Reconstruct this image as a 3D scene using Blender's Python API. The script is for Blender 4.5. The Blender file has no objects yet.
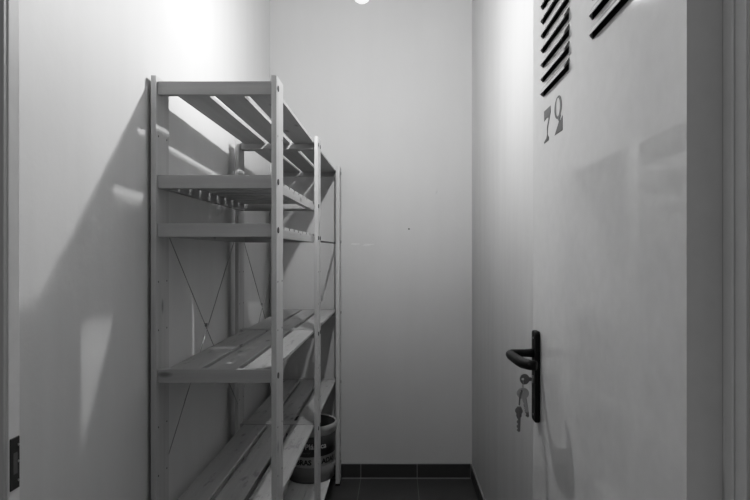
import bpy, bmesh, math, random
from mathutils import Vector, Matrix
random.seed(7)
C = bpy.context.scene.collection
PI = math.pi

# ------------------------------------------------------------------ materials
def new_mat(name):
    m = bpy.data.materials.new(name); m.use_nodes = True
    nt = m.node_tree; b = nt.nodes['Principled BSDF']
    return m, nt, b
def g(v): return (v, v, v, 1)
def simple(name, v, rough=.5, metal=0, spec=.5):
    m, nt, b = new_mat(name)
    b.inputs['Base Color'].default_value = g(v); b.inputs['Roughness'].default_value = rough
    b.inputs['Metallic'].default_value = metal; b.inputs['Specular IOR Level'].default_value = spec
    n = nt.nodes.new('ShaderNodeTexNoise'); n.inputs['Scale'].default_value = 35; n.inputs['Detail'].default_value = 3
    tc = nt.nodes.new('ShaderNodeTexCoord'); nt.links.new(tc.outputs['Object'], n.inputs['Vector'])
    r = nt.nodes.new('ShaderNodeMapRange'); r.inputs['To Min'].default_value = v*.93; r.inputs['To Max'].default_value = min(1, v*1.07)
    nt.links.new(n.outputs['Fac'], r.inputs['Value']); nt.links.new(r.outputs['Result'], b.inputs['Base Color'])
    return m
def noise(nt, vec, scale, detail=4, rough=.55):
    n = nt.nodes.new('ShaderNodeTexNoise'); n.inputs['Scale'].default_value = scale
    n.inputs['Detail'].default_value = detail; n.inputs['Roughness'].default_value = rough
    nt.links.new(vec, n.inputs['Vector']); return n
def maprange(nt, val, a, b, c, d):
    r = nt.nodes.new('ShaderNodeMapRange')
    for k, v in zip(('From Min', 'From Max', 'To Min', 'To Max'), (a, b, c, d)): r.inputs[k].default_value = v
    nt.links.new(val, r.inputs['Value']); return r.outputs['Result']
def mul(nt, a, b):
    m = nt.nodes.new('ShaderNodeMath'); m.operation = 'MULTIPLY'
    nt.links.new(a, m.inputs[0]); nt.links.new(b, m.inputs[1]); return m.outputs[0]
def mapping(nt, scale):
    tc = nt.nodes.new('ShaderNodeTexCoord'); mp = nt.nodes.new('ShaderNodeMapping')
    mp.inputs['Scale'].default_value = scale
    nt.links.new(tc.outputs['Object'], mp.inputs['Vector']); return mp

def wall_mat(name, v, rough=.55, streak=.04, spec=.3):
    m, nt, b = new_mat(name)
    a = noise(nt, mapping(nt, (1, 1, 1)).outputs[0], 2.3, 5)
    s = noise(nt, mapping(nt, (7, 7, .8)).outputs[0], 1.6, 4)
    f = mul(nt, maprange(nt, a.outputs['Fac'], .3, .7, v*.97, v*1.02), maprange(nt, s.outputs['Fac'], .3, .7, 1-streak, 1+streak*.3))
    nt.links.new(f, b.inputs['Base Color'])
    b.inputs['Roughness'].default_value = rough; b.inputs['Specular IOR Level'].default_value = spec
    fine = noise(nt, mapping(nt, (1, 1, 1)).outputs[0], 26, 4)
    bp = nt.nodes.new('ShaderNodeBump'); bp.inputs['Strength'].default_value = .12; bp.inputs['Distance'].default_value = .006
    nt.links.new(fine.outputs['Fac'], bp.inputs['Height']); nt.links.new(bp.outputs[0], b.inputs['Normal'])
    return m

def wood_mat(name, axis, v=.46, worn=0.0):
    m, nt, b = new_mat(name)
    tc = nt.nodes.new('ShaderNodeTexCoord'); oi = nt.nodes.new('ShaderNodeObjectInfo')
    comb = nt.nodes.new('ShaderNodeVectorMath'); comb.operation = 'MULTIPLY'
    nt.links.new(oi.outputs['Random'], comb.inputs[0]); comb.inputs[1].default_value = (13, 17, 19)
    add = nt.nodes.new('ShaderNodeVectorMath'); add.operation = 'ADD'
    nt.links.new(tc.outputs['Object'], add.inputs[0]); nt.links.new(comb.outputs[0], add.inputs[1])
    def mp(cross, along):
        q = nt.nodes.new('ShaderNodeMapping'); s = [cross]*3; s[axis] = along
        q.inputs['Scale'].default_value = s; nt.links.new(add.outputs[0], q.inputs['Vector']); return q.outputs[0]
    grain = noise(nt, mp(60, 2.2), 1, 6, .6)
    broad = noise(nt, mp(9, 1.3), 1, 3)
    f = mul(nt, maprange(nt, grain.outputs['Fac'], .3, .7, v*.9, v*1.06), maprange(nt, broad.outputs['Fac'], .3, .7, .86, 1.1))
    vo = nt.nodes.new('ShaderNodeTexVoronoi'); vo.inputs['Scale'].default_value = 1
    nt.links.new(mp(13, 5), vo.inputs['Vector'])
    knot = maprange(nt, vo.outputs['Distance'], .06, .13, .45, 1.0)
    f = mul(nt, f, knot)
    if worn:
        w = noise(nt, mp(34, 9), 1, 4, .7)
        f = mul(nt, f, maprange(nt, w.outputs['Fac'], .33, .42, 1-worn, 1.0))
    nt.links.new(f, b.inputs['Base Color'])
    b.inputs['Roughness'].default_value = .5; b.inputs['Specular IOR Level'].default_value = .35
    bp = nt.nodes.new('ShaderNodeBump'); bp.inputs['Strength'].default_value = .15; bp.inputs['Distance'].default_value = .002
    nt.links.new(grain.outputs['Fac'], bp.inputs['Height']); nt.links.new(bp.outputs[0], b.inputs['Normal'])
    return m

def tile_mat(name, ox, oy, size=.311, mortar=.004):
    m, nt, b = new_mat(name)
    mp = mapping(nt, (1, 1, 1)); mp.inputs['Location'].default_value = (-ox, -oy, 0)
    br = nt.nodes.new('ShaderNodeTexBrick'); br.offset = 0; br.squash = 1
    br.inputs['Scale'].default_value = 1; br.inputs['Mortar Size'].default_value = mortar/2
    br.inputs['Mortar Smooth'].default_value = .2
    br.inputs['Brick Width'].default_value = size; br.inputs['Row Height'].default_value = size
    br.inputs['Color1'].default_value = g(.030); br.inputs['Color2'].default_value = g(.036); br.inputs['Mortar'].default_value = g(.13)
    nt.links.new(mp.outputs[0], br.inputs['Vector'])
    n = noise(nt, mapping(nt, (1, 1, 1)).outputs[0], 6, 5)
    f = mul(nt, br.outputs['Color'], maprange(nt, n.outputs['Fac'], .3, .7, .85, 1.2))
    nt.links.new(f, b.inputs['Base Color']); b.inputs['Roughness'].default_value = .45
    return m

M = {}
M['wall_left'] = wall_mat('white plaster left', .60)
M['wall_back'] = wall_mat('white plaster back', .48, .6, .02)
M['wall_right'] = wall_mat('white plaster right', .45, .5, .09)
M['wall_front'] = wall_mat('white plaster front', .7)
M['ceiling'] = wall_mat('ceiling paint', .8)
M['tile'] = tile_mat('dark floor tile', -.197, 3.18)
M['skirt'] = simple('dark skirting tile', .026, .35)
M['grout'] = simple('pale grout', .2, .8)
M['wx'] = wood_mat('pine crosswise', 0, .36)
M['wy'] = wood_mat('pine lengthwise', 1, .36, .0)
M['wyw'] = wood_mat('worn pine boards', 1, .36, .35)
M['wpale'] = wood_mat('pale pine boards', 1, .60, .1)
M['wz'] = wood_mat('pine upright', 2, .46)
M['hole'] = simple('drilled hole', .02, .9)
M['bolt'] = simple('dark steel bolt', .02, .5, .3)
M['rod'] = simple('dull steel rod', .28, .4, .6)
M['paint'] = simple('grey white door paint', .61, .05, 0, .38)
M['door'] = M['paint']
M['inside'] = simple('door hollow shade', .02, .9)
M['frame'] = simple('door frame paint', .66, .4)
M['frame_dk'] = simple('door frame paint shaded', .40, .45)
M['digit'] = simple('stencil grey ink', .05, .5)
M['blackplastic'] = simple('black plastic', .007, .55, 0, .12)
M['key'] = simple('nickel key', .34, .35, .8)
M['keydark'] = simple('dark key', .16, .4, .7)
M['strike'] = simple('dark strike plate', .03, .4, .5)
M['strike_hole'] = simple('strike pocket', .08, .6)
M['screw'] = simple('bright screw', .5, .3, .8)
M['bwhite'] = simple('bucket white', .42, .4)
M['bgrey'] = simple('bucket grey', .13, .4)
M['bblack'] = simple('bucket black label', .012, .4)
M['bin'] = simple('bucket inside', .10, .5)
M['bletter'] = simple('label white print', .45, .5)
M['socket'] = simple('lamp holder white', .7, .4)
M['stain'] = simple('scuff mark', .45, .8)
m, nt, b = new_mat('lit bulb'); b.inputs['Base Color'].default_value = g(1)
b.inputs['Emission Color'].default_value = (1, 1, 1, 1); b.inputs['Emission Strength'].default_value = 24000
M['bulb'] = m
m, nt, b = new_mat('thin frosted bulb glass')
tr = nt.nodes.new('ShaderNodeBsdfTransparent'); em = nt.nodes.new('ShaderNodeEmission'); em.inputs['Strength'].default_value = 3
mx = nt.nodes.new('ShaderNodeMixShader'); mx.inputs[0].default_value = .3
nt.links.new(tr.outputs[0], mx.inputs[1]); nt.links.new(em.outputs[0], mx.inputs[2])
nt.links.new(mx.outputs[0], nt.nodes['Material Output'].inputs['Surface'])
M['glass'] = m

# ------------------------------------------------------------------ helpers
def obj(name, bm, mat, parent=None, bevel=0, smooth=False):
    bmesh.ops.recalc_face_normals(bm, faces=bm.faces)
    me = bpy.data.meshes.new(name); bm.to_mesh(me); bm.free()
    for mm in (mat if isinstance(mat, (list, tuple)) else [mat]): me.materials.append(mm)
    o = bpy.data.objects.new(name, me); C.objects.link(o)
    if parent: o.parent = parent
    if bevel:
        md = o.modifiers.new('bevel', 'BEVEL'); md.width = bevel; md.segments = 2; md.limit_method = 'ANGLE'
    if smooth:
        for p in me.polygons: p.use_smooth = True
    return o
def tag(o, label=None, cat=None, group=None, kind=None):
    if label: o['label'] = label
    if cat: o['category'] = cat
    if group: o['group'] = group
    if kind: o['kind'] = kind
    return o
def empty(name, loc, label=None, cat=None, **k):
    o = bpy.data.objects.new(name, None); C.objects.link(o); o.location = loc
    o.empty_display_size = .05
    return tag(o, label, cat, **k)
def box(bm, x0, x1, y0, y1, z0, z1, mi=0):
    vs = [bm.verts.new(p) for p in ((x0,y0,z0),(x1,y0,z0),(x1,y1,z0),(x0,y1,z0),(x0,y0,z1),(x1,y0,z1),(x1,y1,z1),(x0,y1,z1))]
    for f in ((0,1,2,3),(4,5,6,7),(0,1,5,4),(1,2,6,5),(2,3,7,6),(3,0,4,7)):
        fc = bm.faces.new([vs[i] for i in f]); fc.material_index = mi
    return vs
def B(*a): bm = bmesh.new(); box(bm, *a); return bm
def tube(bm, pts, r, n=12, cap=True):
    pts = [Vector(p) for p in pts]; rs = r if isinstance(r, (list, tuple)) else [r]*len(pts)
    rings = []; up = None
    for i, p in enumerate(pts):
        d = (pts[min(i+1, len(pts)-1)] - pts[max(i-1, 0)]).normalized()
        if up is None:
            up = Vector((0,0,1)) if abs(d.z) < .9 else Vector((1,0,0))
        a = d.cross(up).normalized(); c = a.cross(d).normalized(); up = c
        rings.append([bm.verts.new(p + (a*math.cos(2*PI*k/n) + c*math.sin(2*PI*k/n))*rs[i]) for k in range(n)])
    for q, s in zip(rings, rings[1:]):
        for k in range(n): bm.faces.new((q[k], q[(k+1)%n], s[(k+1)%n], s[k]))
    if cap: bm.faces.new(rings[0]); bm.faces.new(rings[-1])
def lathe(bm, prof, cx=0, cy=0, n=48, mi=0):
    rings = [[bm.verts.new((cx+r*math.cos(2*PI*k/n), cy+r*math.sin(2*PI*k/n), z)) for k in range(n)] for r, z in prof]
    for q, s in zip(rings, rings[1:]):
        for k in range(n):
            f = bm.faces.new((q[k], q[(k+1)%n], s[(k+1)%n], s[k])); f.material_index = mi
    return rings
def disc_x(bm, x, y, z, r, t, n=12):
    """short cylinder with axis X"""
    tube(bm, [(x, y, z), (x+t, y, z)], r, n)
def polyslab(bm, pts, x0, x1):
    """polygon given in (Y,Z), extruded along X"""
    a = [bm.verts.new((x0, p[0], p[1])) for p in pts]; c = [bm.verts.new((x1, p[0], p[1])) for p in pts]
    bm.faces.new(a); bm.faces.new(c)
    for i in range(len(pts)):
        j = (i+1) % len(pts); bm.faces.new((a[i], a[j], c[j], c[i]))

H = 1.245                       # eye height
ZC = 2.78                       # ceiling
YB = 3.185                      # back wall
XR = .418                       # right wall
def XL(y): return -.648 - .030*(y-1.4)     # left wall, slightly out of square

# ------------------------------------------------------------------ room shell
def struct(name, bm, mat, parent=None, **k):
    return tag(obj(name, bm, mat, parent, **k), kind='structure')
struct('floor', B(-1.6, 1.4, -.9, YB+.15, -.12, 0), M['tile'])
struct('ceiling', B(-1.0, .6, .62, YB+.15, ZC, ZC+.12), M['ceiling'])
bm = bmesh.new()
y0, y1 = .622, YB+.15
ps = [(XL(y0), y0), (XL(y1), y1), (XL(y1)-.14, y1), (XL(y0)-.14, y0)]
lo = [bm.verts.new((x, y, 0)) for x, y in ps]; hi = [bm.verts.new((x, y, ZC)) for x, y in ps]
bm.faces.new(lo); bm.faces.new(hi)
for i in range(4): bm.faces.new((lo[i], lo[(i+1)%4], hi[(i+1)%4], hi[i]))
struct('wall_left', bm, M['wall_left'])
struct('wall_right', B(XR, XR+.14, .622, YB, 0, ZC), M['wall_right'])
wb = struct('wall_back', B(XL(YB), XR+.14, YB, YB+.14, 0, ZC), M['wall_back'])
# small marks on the back wall
bm = bmesh.new(); tube(bm, [(.069, YB-.0008, 1.378), (.069, YB+.004, 1.378)], .0045, 10)
obj('nail_hole', bm, M['hole'], wb)
bm = bmesh.new()
for a, b2, z, h in ((-.255, -.20, 1.293, .004), (-.185, -.12, 1.292, .003), (-.19,-.14,1.285,.002)):
    vs = [bm.verts.new(p) for p in ((a, YB-.0006, z), ((a+b2)/2, YB-.0006, z-h/2), (b2, YB-.0006, z+.001), (b2-.005, YB-.0006, z+h), (a+.01, YB-.0006, z+h*1.3))]
    bm.faces.new(vs)
obj('scuff', bm, simple('faint scuff', .58, .8), wb)
bm = bmesh.new()
tube(bm, [(.224, YB+.001, 1.60), (.222, YB+.0005, 1.585), (.214, YB+.001, 1.57)], [.002, .005, .002], 8)
obj('paint_drip', bm, M['wall_back'], wb)
# front wall with the doorway
FX0, FX1 = -.400, .360
DT = 2.06
bm = bmesh.new()
box(bm, -1.6, FX0-.05, .60, .622, 0, ZC); box(bm, FX1+.05, 1.4, .60, .622, 0, ZC); box(bm, FX0-.05, FX1+.05, .60, .622, DT+.05, ZC)
struct('wall_front', bm, M['wall_front'])
# steel door frame
bm = bmesh.new()
for (x0, x1) in ((FX0-.05, FX0), (FX1, FX1+.05)):
    box(bm, x0, x1, .592, .630 if x0 > 0 else .611, 0, DT+.05)
box(bm, FX0, FX1, .592, .625, DT, DT+.05)
bm2 = bm
# raised rebate lip on the hinge side and the reveal step
box(bm2, FX1-.003, FX1, .611, .630, 0, DT)
fr = struct('trim_1', bm2, M['frame'], bevel=.0015)
fr['label'] = 'grey painted steel door frame around the open doorway'
# casing faces toward the corridor, a flat band with its shade put into the colour
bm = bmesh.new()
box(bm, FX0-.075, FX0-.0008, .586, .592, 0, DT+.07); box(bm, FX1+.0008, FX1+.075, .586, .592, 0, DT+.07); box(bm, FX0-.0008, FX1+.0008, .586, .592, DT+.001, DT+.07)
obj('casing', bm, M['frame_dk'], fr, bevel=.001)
bm = bmesh.new(); box(bm, FX0-.001, FX0+.0012, .5945, .609, .9975, 1.052); 
sp = obj('strike_plate', bm, M['strike'], fr, bevel=.0008)
sp['label'] = 'dark strike plate at lock height on the left jamb'
bm = bmesh.new(); box(bm, FX0+.0006, FX0+.0016, .598, .6045, 1.014, 1.036); obj('latch_pocket', bm, M['strike_hole'], sp)
for z in (1.006, 1.0435, 1.026):
    bm = bmesh.new(); disc_x(bm, FX0+.0008, .606, z, .0013, .0012, 10); obj('screw', bm, M['screw'], sp)

# skirting tiles
def skirting(name, quads, label=None):
    bm = bmesh.new()
    for q in quads: box(bm, *q)
    o = struct(name, bm, M['skirt'], bevel=.0015)
    return o
g_ = .003
xs = [XL(YB)+.005, -.508, -.197, .114, XR-.009]
sk = skirting('baseboard_back', [(a+g_/2, b_-g_/2, YB-.010, YB, .004, .079) for a, b_ in zip(xs, xs[1:])])
bm = bmesh.new(); box(bm, xs[0], xs[-1], YB-.0085, YB, 0, .080); box(bm, xs[0], xs[-1], YB-.0135, YB-.0085, 0, .0035)
obj('grout', bm, M['grout'], sk)
ys = [.72, 1.005, 1.316, 1.627, 1.938, 2.249, 2.56, 2.871, YB-.01]
sk = skirting('baseboard_right', [(XR-.009, XR, a+g_/2, b_-g_/2, .004, .079) for a, b_ in zip(ys, ys[1:])])
bm = bmesh.new(); box(bm, XR-.0075, XR, ys[0], ys[-1], 0, .081); obj('grout', bm, M['grout'], sk)
def skew_box(bm, a, b_, t, z0, z1):
    ps = [(XL(a), a), (XL(b_), b_), (XL(b_)+t, b_), (XL(a)+t, a)]
    lo = [bm.verts.new((x, y, z0)) for x, y in ps]; hi = [bm.verts.new((x, y, z1)) for x, y in ps]
    bm.faces.new(lo); bm.faces.new(hi)
    for i in range(4): bm.faces.new((lo[i], lo[(i+1)%4], hi[(i+1)%4], hi[i]))
bm = bmesh.new()
for a, b_ in zip(ys, ys[1:]): skew_box(bm, a+g_/2, b_-g_/2, .006, .004, .079)
sk = struct('baseboard_left', bm, M['skirt'])
bm = bmesh.new(); skew_box(bm, ys[0], ys[-1], .0045, 0, .080); obj('grout', bm, M['grout'], sk)

# ------------------------------------------------------------------ the door, open at right angles
DX, DTk = .318, .0395
DY0, DY1, DZ0, DZ1 = .630, 1.338, .008, 2.045
door = empty('door_1', (0, 0, 0), 'grey metal storeroom door swung open, marked 72, with louvre slots', None, kind='structure')
slot_z = [1.585 + .0313*i for i in range(8)]
cols = [(1.060, 1.247, 0), (.735, .933, .008)]
SH = .0125
yb = sorted([DY0, DY1] + [v for c in cols for v in c[:2]])
bm = bmesh.new(); V = {}
def vv(x, y, z):
    k = (round(x,5), round(y,5), round(z,5))
    if k not in V: V[k] = bm.verts.new(k)
    return V[k]
for ya, yc in zip(yb, yb[1:]):
    cc = [c for c in cols if abs(ya-c[0]) < 1e-6]
    zb = sorted([DZ0, DZ1] + [v+c[2] for c in cc for z in slot_z for v in (z-.002, z-.002+SH)])
    for za, zc in zip(zb, zb[1:]):
        hole = any(abs(za-(z-.002+c[2])) < 1e-6 for c in cc for z in slot_z)
        if hole: continue
        bm.faces.new((vv(DX,ya,za), vv(DX,yc,za), vv(DX,yc,zc), vv(DX,ya,zc)))
x2 = DX + DTk
q = [(DY0, DZ0), (DY1, DZ0), (DY1, DZ1), (DY0, DZ1)]
bk = [bm.verts.new((x2, y, z)) for y, z in q]; ft = [bm.verts.new((DX, y, z)) for y, z in q]
bm.faces.new(bk)
for i in range(4): bm.faces.new((ft[i], ft[(i+1)%4], bk[(i+1)%4], bk[i]))
me = bpy.data.meshes.new('leaf'); bm.to_mesh(me); bm.free(); me.materials.append(M['door'])
leaf = bpy.data.objects.new('leaf', me); C.objects.link(leaf); leaf.parent = door
# added dark sheet behind the slots, coloured as shade of the hollow leaf
bm = bmesh.new(); box(bm, DX+.012, DX+.016, .70, 1.29, 1.55, 1.84); obj('slot_shade', bm, M['inside'], door)
# pressed louvre hoods
bm = bmesh.new()
for c in cols:
    for z in slot_z:
        t = .0085; e = .010; z += c[2]; a, b_ = c[:2]
        P = {k: bm.verts.new(p) for k, p in dict(
            tl=(DX-.0002, a-.001, z+.020), tr=(DX-.0002, b_+.001, z+.020),
            ml=(DX-t, a+.001, z+.006), mr=(DX-t, b_-e, z+.006),
            ll=(DX-t-.0004, a+.001, z+.001), lr=(DX-t-.0004, b_-e, z+.001),
            bl=(DX-.0002, a-.001, z-.001), br=(DX-.0002, b_+.001, z-.001)).items()}
        bm.faces.new((P['tl'], P['tr'], P['mr'], P['ml'])); bm.faces.new((P['ml'], P['mr'], P['lr'], P['ll']))
        bm.faces.new((P['tr'], P['mr'], P['lr'], P['br']))
lv = obj('louvre', bm, M['door'], door)
md = lv.modifiers.new('thick', 'SOLIDIFY'); md.thickness = .0009; md.offset = 0
# the painted number
flag = [(1.2388,1.5495),(1.1865,1.5493),(1.1855,1.5364),(1.1936,1.5262),(1.2028,1.5284),(1.2173,1.5305),(1.2366,1.5272)]
stem = [(1.2028,1.5284),(1.1936,1.5262),(1.2059,1.5073),(1.209,1.4943),(1.1976,1.486),(1.2007,1.4804),(1.2366,1.4796),(1.2388,1.4837),(1.2195,1.4882),(1.2131,1.4952),(1.2142,1.5091)]
bm = bmesh.new()
polyslab(bm, flag, DX-.0006, DX+.0002); polyslab(bm, stem, DX-.0006, DX+.0002)
obj('number_seven', bm, M['digit'], door)
bm = bmesh.new()
# the 2: an eye with a hole, a thin neck and a heavy foot
outer = []; inner = []
N = 28
for k in range(N):
    t = 2*PI*k/N
    oy = 1.1300 + .0270*math.cos(t); oz = 1.5315 + .0225*math.sin(t)
    iy = 1.1315 + .0135*math.cos(t); iz = 1.5320 + .0180*math.sin(t)
    outer.append((oy, oz)); inner.append((iy, iz))
for x in (DX-.0006,):
    vo = [bm.verts.new((x, *p)) for p in outer]; vi = [bm.verts.new((x, *p)) for p in inner]
    for k in range(N): bm.faces.new((vo[k], vo[(k+1)%N], vi[(k+1)%N], vi[k]))
polyslab(bm, [(1.137,1.512),(1.113,1.513),(1.117,1.506),(1.123,1.501),(1.128,1.505)], DX-.0007, DX+.0002)
polyslab(bm, [(1.123,1.504),(1.1133,1.5028),(1.1002,1.5087),(1.1002,1.4799),(1.1553,1.4809),(1.1497,1.4852),(1.1339,1.4955)], DX-.0006, DX+.0002)
obj('number_two', bm, M['digit'], door)
# handle set
hy = 1.288
bm = bmesh.new(); pts = []
w, z0, z1, r = .0185, .868, 1.071, .008
for cx_, cz_, a0 in ((hy+w-r, z1-r, 0), (hy-w+r, z1-r, 90), (hy-w+r, z0+r, 180), (hy+w-r, z0+r, 270)):
    for k in range(5):
        a = math.radians(a0+k*22.5); pts.append((cx_+r*math.cos(a), cz_+r*math.sin(a)))
polyslab(bm, pts, DX-.0115, DX+.0002)
plate = obj('handle_plate', bm, M['blackplastic'], door, bevel=.003)
plate['label'] = 'long black plastic handle plate'
bm = bmesh.new()
hz = 1.021
tube(bm, [(DX-.008, hy, hz), (DX-.030, hy, hz), (DX-.050, hy-.001, hz), (DX-.061, hy-.006, hz), (DX-.067, hy-.018, hz),
          (DX-.068, hy-.034, hz), (DX-.066, hy-.06, hz), (DX-.0645, hy-.09, hz), (DX-.061, hy-.118, hz), (DX-.052, hy-.137, hz), (DX-.040, hy-.145, hz)],
     [.0105, .0085, .0085, .0092, .0098, .010, .0105, .0108, .0108, .0105, .0095], 18)
lever = obj('lever_handle', bm, M['blackplastic'], door, smooth=True)
bm = bmesh.new(); tube(bm, [(DX-.011, hy, .9625), (DX-.0135, hy, .9625)], .009, 20); obj('lock_cylinder', bm, M['keydark'], plate)
for z in (1.055, .884):
    bm = bmesh.new(); disc_x(bm, DX-.0122, hy, z, .0028, .001, 12); obj('screw', bm, M['key'], plate)
# hinges on the door edge side
for z in (.25, 1.02, 1.80):
    bm = bmesh.new(); tube(bm, [(x2+.004, DY0-.003, z-.045), (x2+.004, DY0-.003, z+.045)], .005, 12)
    h = obj('hinge', bm, M['frame'], door, smooth=True)

# keys: one in the lock, the others hanging from its ring
kb = empty('key_bunch', (DX-.012, hy, .9625), 'bunch of keys hanging from the lock below the black lever handle', 'keys')
def key(bm, bow_c, bow_r, tip, thick, nrm, hole_r=.0028):
    """flat key: ring-shaped bow plus toothed blade from bow to tip"""
    bow_c, tip, nrm = Vector(bow_c), Vector(tip), Vector(nrm).normalized()
    d = (tip-bow_c).normalized(); s = nrm.cross(d).normalized(); n = 24
    hc = -d*bow_r*.35
    for sg in (-.5, .5):
        pass
    lay = []
    for sg in (-.5, .5):
        o = [bm.verts.new(bow_c + (d*math.cos(2*PI*k/n)*bow_r*.92 + s*math.sin(2*PI*k/n)*bow_r) + nrm*thick*sg) for k in range(n)]
        i = [bm.verts.new(bow_c + hc + (d*math.cos(2*PI*k/n) + s*math.sin(2*PI*k/n))*hole_r + nrm*thick*sg) for k in range(n)]
        for k in range(n): bm.faces.new((o[k], o[(k+1)%n], i[(k+1)%n], i[k]))
        lay.append((o, i))
    for k in range(n):
        j = (k+1)%n
        bm.faces.new((lay[0][0][k], lay[0][0][j], lay[1][0][j], lay[1][0][k])); bm.faces.new((lay[0][1][k], lay[0][1][j], lay[1][1][j], lay[1][1][k]))
    L = (tip-bow_c).length; a = bow_r*.85; w = .0042
    prof = [(a, w), (a, -w), (L-.003, -w), (L, -w*.3), (L-.002, w*.3)]
    teeth = 6
    for t in range(teeth):
        u = L-.004 - (L-a-.010)*t/teeth
        prof += [(u, w*(.5 if t % 2 else .95)), (u-(L-a-.010)/teeth*.5, w*(.95 if t % 2 else .35))]
    lays = [[bm.verts.new(bow_c + d*p[0] + s*p[1] + nrm*thick*.45*sg) for p in prof] for sg in (-1, 1)]
    bm.faces.new(lays[0]); bm.faces.new(lays[1])
    for k in range(len(prof)):
        j = (k+1) % len(prof); bm.faces.new((lays[0][k], lays[0][j], lays[1][j], lays[1][k]))
def kobj(name, bm, mat):
    o = obj(name, bm, mat, kb); o.matrix_parent_inverse = Matrix.Translation(-kb.location); return o
kx = DX-.031
bm = bmesh.new(); key(bm, (kx, hy, .9625), .0118, (DX-.014, hy, .9625), .0022, (0, 1, 0)); kobj('key', bm, M['keydark'])
ring = [(kx-.004, hy+.0115*math.sin(2*PI*k/20)*.35, .948-.0135*math.cos(2*PI*k/20)) for k in range(21)]
bm = bmesh.new(); tube(bm, ring, .0008, 6, False); kobj('key_ring', bm, M['key'])
bm = bmesh.new(); key(bm, (kx-.004, hy, .931), .0135, (kx+.004, hy-.004, .888), .0022, (.25, 1, 0), .0034); kobj('key', bm, M['key']).__setitem__('label', 'bright key with round bow')
bm = bmesh.new(); key(bm, (kx-.001, hy+.004, .930), .010, (kx+.007, hy+.002, .876), .002, (.5, 1, 0)); kobj('key', bm, M['keydark'])
bm = bmesh.new(); tube(bm, [(kx-.008, hy-.002, .934), (kx-.0115, hy-.003, .922), (kx-.0125, hy-.003, .905)], .0018, 8); kobj('key_chain', bm, M['keydark'])
bm = bmesh.new(); key(bm, (kx-.0135, hy-.004, .893), .0085, (kx-.0155, hy-.006, .846), .0035, (.2, 1, 0), .002)
tube(bm, [(kx-.013, hy-.004, .902), (kx-.014, hy-.004, .880)], [.005, .0062], 10); kobj('key', bm, M['keydark']).__setitem__('label', 'dark key hanging lowest')

# ------------------------------------------------------------------ shelving unit
SU = empty('shelving_unit', (-.47, 2.33, 0), 'tall bare pine shelving unit with slatted shelves standing along the left wall', 'shelf')
def P(name, bm, mat, parent=None, bevel=0, **k):
    o = obj(name, bm, mat, None, bevel, **k)
    if parent is None: parent = SU
    o.parent = parent
    if parent is SU: o.matrix_parent_inverse = Matrix.Translation(-SU.location)
    return o
XRo, XRi, XLi, XLo = -.313, -.327, -.628, -.642
ZT = H + .465
POST_Y = [(1.501, 1.588), (2.286, 2.373), (3.070, 3.157)]
SHELF_Z = dict(top=H+.4515, s2=H+.205, s3=H+.0777, s4=H-.306, s5=H-.685, s6=.125)
bolts_f = [SHELF_Z[k]-.0175 for k in SHELF_Z]
for pi, (a, b_) in enumerate(POST_Y):
    for side in (0, 1):
        x0, x1 = (XRi, XRo) if side else (XLo, XLi)
        if side and pi == 2: x0, x1 = XRi+.002, XRo+.009
        post = P('post', B(x0, x1, a, b_, .012, ZT), M['wz'], bevel=.0015)
        P('foot', B(x0-.002, x1+.002, a+.004, b_-.004, 0, .013), M['blackplastic'], post)
        # drilled holes in pairs, on both broad faces
        for z in [H+.308-.128*k for k in range(12)]:
            if min(abs(z-zz) for zz in bolts_f) < .025 or z < .1: continue
            for yy in (a+.016, b_-.016):
                bm = bmesh.new(); disc_x(bm, x0-.0004, yy, z, .0026, (x1-x0)+.0008, 8)
                P('pilot_hole', bm, M['hole'], post)
        ys_ = [a+.018] if pi == 0 else ([b_-.018] if pi == 2 else [a+.018, b_-.018])
        for z in bolts_f:
            for j, yy in enumerate(ys_):
                if abs(z-(SHELF_Z['s2']-.0175)) < .01 and (pi == 2 or j == 1): continue
                bm = bmesh.new()
                if side: disc_x(bm, x1-.001, yy, z, .0080, .003, 12)
                else: disc_x(bm, x0-.002, yy, z, .0062, .003, 12)
                P('bolt', bm, M['bolt'], post)
def boards(sh, ya, yb_, zt, mat, solid=False):
    for x0, x1 in ((-.613, -.5240), (-.5085, -.4265), (-.4115, -.3300)) if not solid else ((-.622, -.5185), (-.5165, -.4265), (-.4245, -.3300)):
        t = .010
        P('slat', B(x0, x1, ya, yb_, zt-t, zt), mat, sh, bevel=.0012)
def end_rails(sh_or_none, ya, yb_, zt):
    out = []
    for a in (ya, yb_-.019):
        o = P('end_rail', B(XLi+.0005, XRi-.0005, a, a+.019, zt-.0355, zt), M['wx'], sh_or_none, bevel=.0012); out.append(o)
    return out
spans = [(1.510, 2.326), (2.3335, 3.148)]
def shelf_root(ya, zt):
    o = bpy.data.objects.new('shelf', None); C.objects.link(o); o.empty_display_size = .05
    o.parent = SU; o.matrix_parent_inverse = Matrix.Translation(-SU.location); return o
def shelf(bay, zt, kind):
    ya, yb_ = spans[bay]
    if kind == 'long':      # three boards running along the unit
        base = shelf_root(ya, zt)
        boards(base, ya+.0192, yb_-.0192, zt-.003, M['wpale'] if zt < .2 else (M['wyw'] if zt < 1.2 else M['wy']), solid=zt < .2)
        end_rails(base, ya, yb_, zt)
    else:                   # two side rails with cross slats on top
        base = shelf_root(ya, zt)
        P('side_rail', B(-.346, -.3285, ya+.019, yb_-.019, zt-.036, zt-.010), M['wy'], base, bevel=.001)
        P('side_rail', B(-.6265, -.609, ya+.019, yb_-.019, zt-.036, zt-.010), M['wy'], base, bevel=.001)
        n = 9; L = yb_-ya-.05
        for k in range(n):
            y = ya+.03+L*k/n
            P('slat', B(-.622, -.333, y, y+.070, zt-.0099, zt-.001), M['wx'], base, bevel=.001)
        end_rails(base, ya, yb_, zt)
    return base
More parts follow.
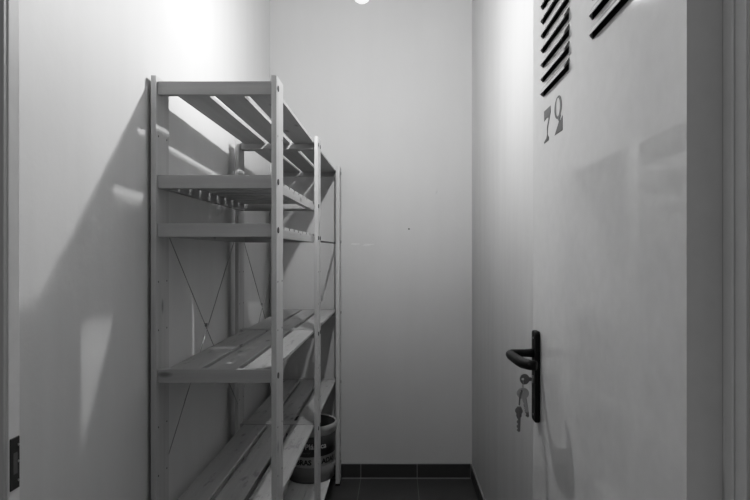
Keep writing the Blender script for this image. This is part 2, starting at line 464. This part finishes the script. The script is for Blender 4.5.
for bay in (0, 1):
    shelf(bay, SHELF_Z['top'], 'long')
    shelf(bay, SHELF_Z['s4'], 'long')
    shelf(bay, SHELF_Z['s5'], 'long')
    shelf(bay, SHELF_Z['s6'], 'long')
shelf(0, SHELF_Z['s2'], 'cross'); shelf(0, SHELF_Z['s3'], 'cross')
# steel tie bar in the second bay
bm = bmesh.new(); tube(bm, [(XRi-.004, 2.36, H+.049), (XRi-.004, 3.10, H+.054)], .004, 8)
P('tie_bar', bm, M['bolt'])
# cross bracing rods on the wall side
for (ya, yb_) in ((1.585, 2.30), (2.37, 3.085)):
    for (z0_, z1_, dx, ye) in ((H+.055, H-.60, 0, yb_-.015), (H-.555, H+.07, .003, yb_-.05)):
        bm = bmesh.new(); tube(bm, [(XLi-.003+dx, ya, z0_), (XLi-.003+dx, ye, z1_)], .0014, 8)
        P('brace_rod', bm, M['rod'])
    bm = bmesh.new(); disc_x(bm, XLi-.006, (ya+yb_)/2-.037, H-.238, .006, .008, 14)
    P('brace_hub', bm, M['rod'])

# ------------------------------------------------------------------ paint bucket
bx_, by_, bz_ = -.432, 2.905, SHELF_Z['s6']-.003
bk_ = empty('paint_bucket', (bx_, by_, bz_), 'open plastic paint bucket with black and white label on the bottom shelf', 'bucket')
R0, R1, HB = .116, .124, .277
def rad(z): return R0 + (R1-R0)*z/HB
def band(name, za, zb_, off, mat):
    bm = bmesh.new(); lathe(bm, [(rad(za)+off, za), (rad(zb_)+off, zb_)], n=64)
    o = obj(name, bm, mat, bk_, smooth=True)
    md = o.modifiers.new('t', 'SOLIDIFY'); md.thickness = .0006; md.offset = 1 if False else 0
    return o
bm = bmesh.new()
r = lathe(bm, [(.02, .0), (R0-.004, 0), (R0, .004), (rad(HB-.03), HB-.03), (rad(HB-.03)+.004, HB-.028), (rad(HB)+.005, HB-.003), (rad(HB)+.003, HB), (rad(HB)-.002, HB),
               (rad(HB)-.003, HB-.02), (R0-.003, .006), (.02, .006)], n=64)
bm.faces.new(r[0]); bm.faces.new(r[-1])
body = obj('bucket_body', bm, M['bwhite'], bk_, smooth=True)
bm = bmesh.new(); lathe(bm, [(rad(HB)-.0035, HB-.004), (R0-.0035, .05)], n=64); rr = lathe(bm, [(R0-.0035, .05), (.01, .05)], n=64); bm.faces.new(rr[-1])
obj('dark_inner', bm, M['bin'], bk_, smooth=True)  # dark grey inner surface of the bucket, with a raised floor
band('lower_band', .004, .080, .0006, M['bgrey'])
band('black_label', .132, .230, .0006, M['bblack'])
cam_ang = math.atan2(-by_, -bx_)      # direction from the bucket to the doorway
def wrap_text(name, s, size, ang_c, zc, mat, sx=1.0, bold=.0006):
    cu = bpy.data.curves.new('t', 'FONT'); cu.body = s; cu.size = size; cu.align_x = 'CENTER'; cu.align_y = 'CENTER'; cu.offset = bold; cu.resolution_u = 3
    t = bpy.data.objects.new('t', cu); C.objects.link(t); bpy.context.view_layer.update()
    me = bpy.data.meshes.new_from_object(t.evaluated_get(bpy.context.evaluated_depsgraph_get()))
    bpy.data.objects.remove(t)
    for v in me.vertices:
        z = zc + v.co.y; rr_ = rad(z) + .0018
        a = ang_c + v.co.x*sx/rr_
        v.co = (rr_*math.cos(a), rr_*math.sin(a), z)
    me.materials.clear(); me.materials.append(mat); me.name = name
    o = bpy.data.objects.new(name, me); C.objects.link(o); o.parent = bk_; return o
wrap_text('label_text', 'Plástica', .037, cam_ang+.20, .182, M['bletter'], 1.0, .0008)
wrap_text('label_text', 'interior', .016, cam_ang-.22, .153, simple('label small print', .16), 1.0, .0002)
wrap_text('label_text', 'OBRAS', .034, cam_ang-.42, .105, M['bblack'], 1.0, .0015)
wrap_text('label_text', 'ADAS', .034, cam_ang+.80, .105, M['bblack'], 1.0, .0015)
# wire handle resting down against the side
pts = [( (rad(.235)+.006)*math.cos(t), (rad(.235)+.006)*math.sin(t), .235-.05*math.sin(t*1.0)**2*(1) ) for t in [PI*k/24 for k in range(25)]]
bm = bmesh.new(); tube(bm, pts, .0016, 8); obj('wire_handle', bm, M['rod'], bk_)

# ------------------------------------------------------------------ hanging bulb
LX, LY, LZ = -.113, 1.872, H+.843
L = empty('pendant_bulb', (LX, LY, ZC), 'bare lit bulb hanging on a cord from the ceiling between shelving and door', 'lamp')
bm = bmesh.new()
prof = [(.0008, -.0062), (.0035, -.0050), (.0055, -.0020), (.0055, .0020), (.0035, .0050), (.0015, .0062), (.0012, .0420)]
r = lathe(bm, [(a, LZ-ZC+z) for a, z in prof], n=24); bm.faces.new(r[0])
bulb = obj('filament', bm, M['bulb'], L, smooth=True)
bm = bmesh.new()
prof = [(.0015, -.030), (.012, -.0275), (.022, -.0205), (.028, -.0105), (.030, 0), (.0285, .010), (.024, .021), (.017, .032), (.0135, .042)]
r = lathe(bm, [(a, LZ-ZC+z) for a, z in prof], n=32); bm.faces.new(r[0])
obj('bulb_glass', bm, M['glass'], L, smooth=True)
bm = bmesh.new(); r = lathe(bm, [(.0132, LZ-ZC+.040), (.020, LZ-ZC+.042), (.020, LZ-ZC+.080), (.010, LZ-ZC+.092), (.003, LZ-ZC+.094)], n=24); bm.faces.new(r[0]); bm.faces.new(r[-1])
obj('socket', bm, M['socket'], L, smooth=True)
bm = bmesh.new(); tube(bm, [(0, 0, LZ-ZC+.09), (0, 0, -.01)], .003, 8); obj('cord', bm, M['socket'], L)
bm = bmesh.new(); r = lathe(bm, [(.004, -.028), (.03, -.02), (.045, -.004), (.045, 0)], n=32); bm.faces.new(r[0]); bm.faces.new(r[-1]); obj('ceiling_rose', bm, M['socket'], L, smooth=True)

# ------------------------------------------------------------------ world, camera
w = bpy.data.worlds.new('world'); bpy.context.scene.world = w; w.use_nodes = True
w.node_tree.nodes['Background'].inputs['Color'].default_value = (1, 1, 1, 1)
w.node_tree.nodes['Background'].inputs['Strength'].default_value = .22
cam = bpy.data.cameras.new('camera'); co = bpy.data.objects.new('camera', cam); C.objects.link(co)
co.location = (0, 0, H); co.rotation_euler = (PI/2, 0, 0)
cam.sensor_width = 36; cam.lens = 575/750*36
cam.shift_x = -21.5/750; cam.shift_y = 3/750
cam.clip_start = .02
sc = bpy.context.scene; sc.camera = co
sc.view_settings.view_transform = 'Standard'; sc.view_settings.look = 'None'
sc.view_settings.exposure = 0; sc.view_settings.gamma = 1
# gentle highlight shoulder, like the photograph's exposure
vs = sc.view_settings
vs.use_curve_mapping = True
cm = vs.curve_mapping
cm.white_level = (1.8, 1.8, 1.8)
cv = cm.curves[3]
cv.points[0].location = (0, 0); cv.points[-1].location = (1, .97)
for x, y in ((.06/1.8, .058), (.15/1.8, .145), (.30/1.8, .315), (.45/1.8, .455), (.70/1.8, .62), (1.1/1.8, .80)):
    cv.points.new(x, y)
cm.update()
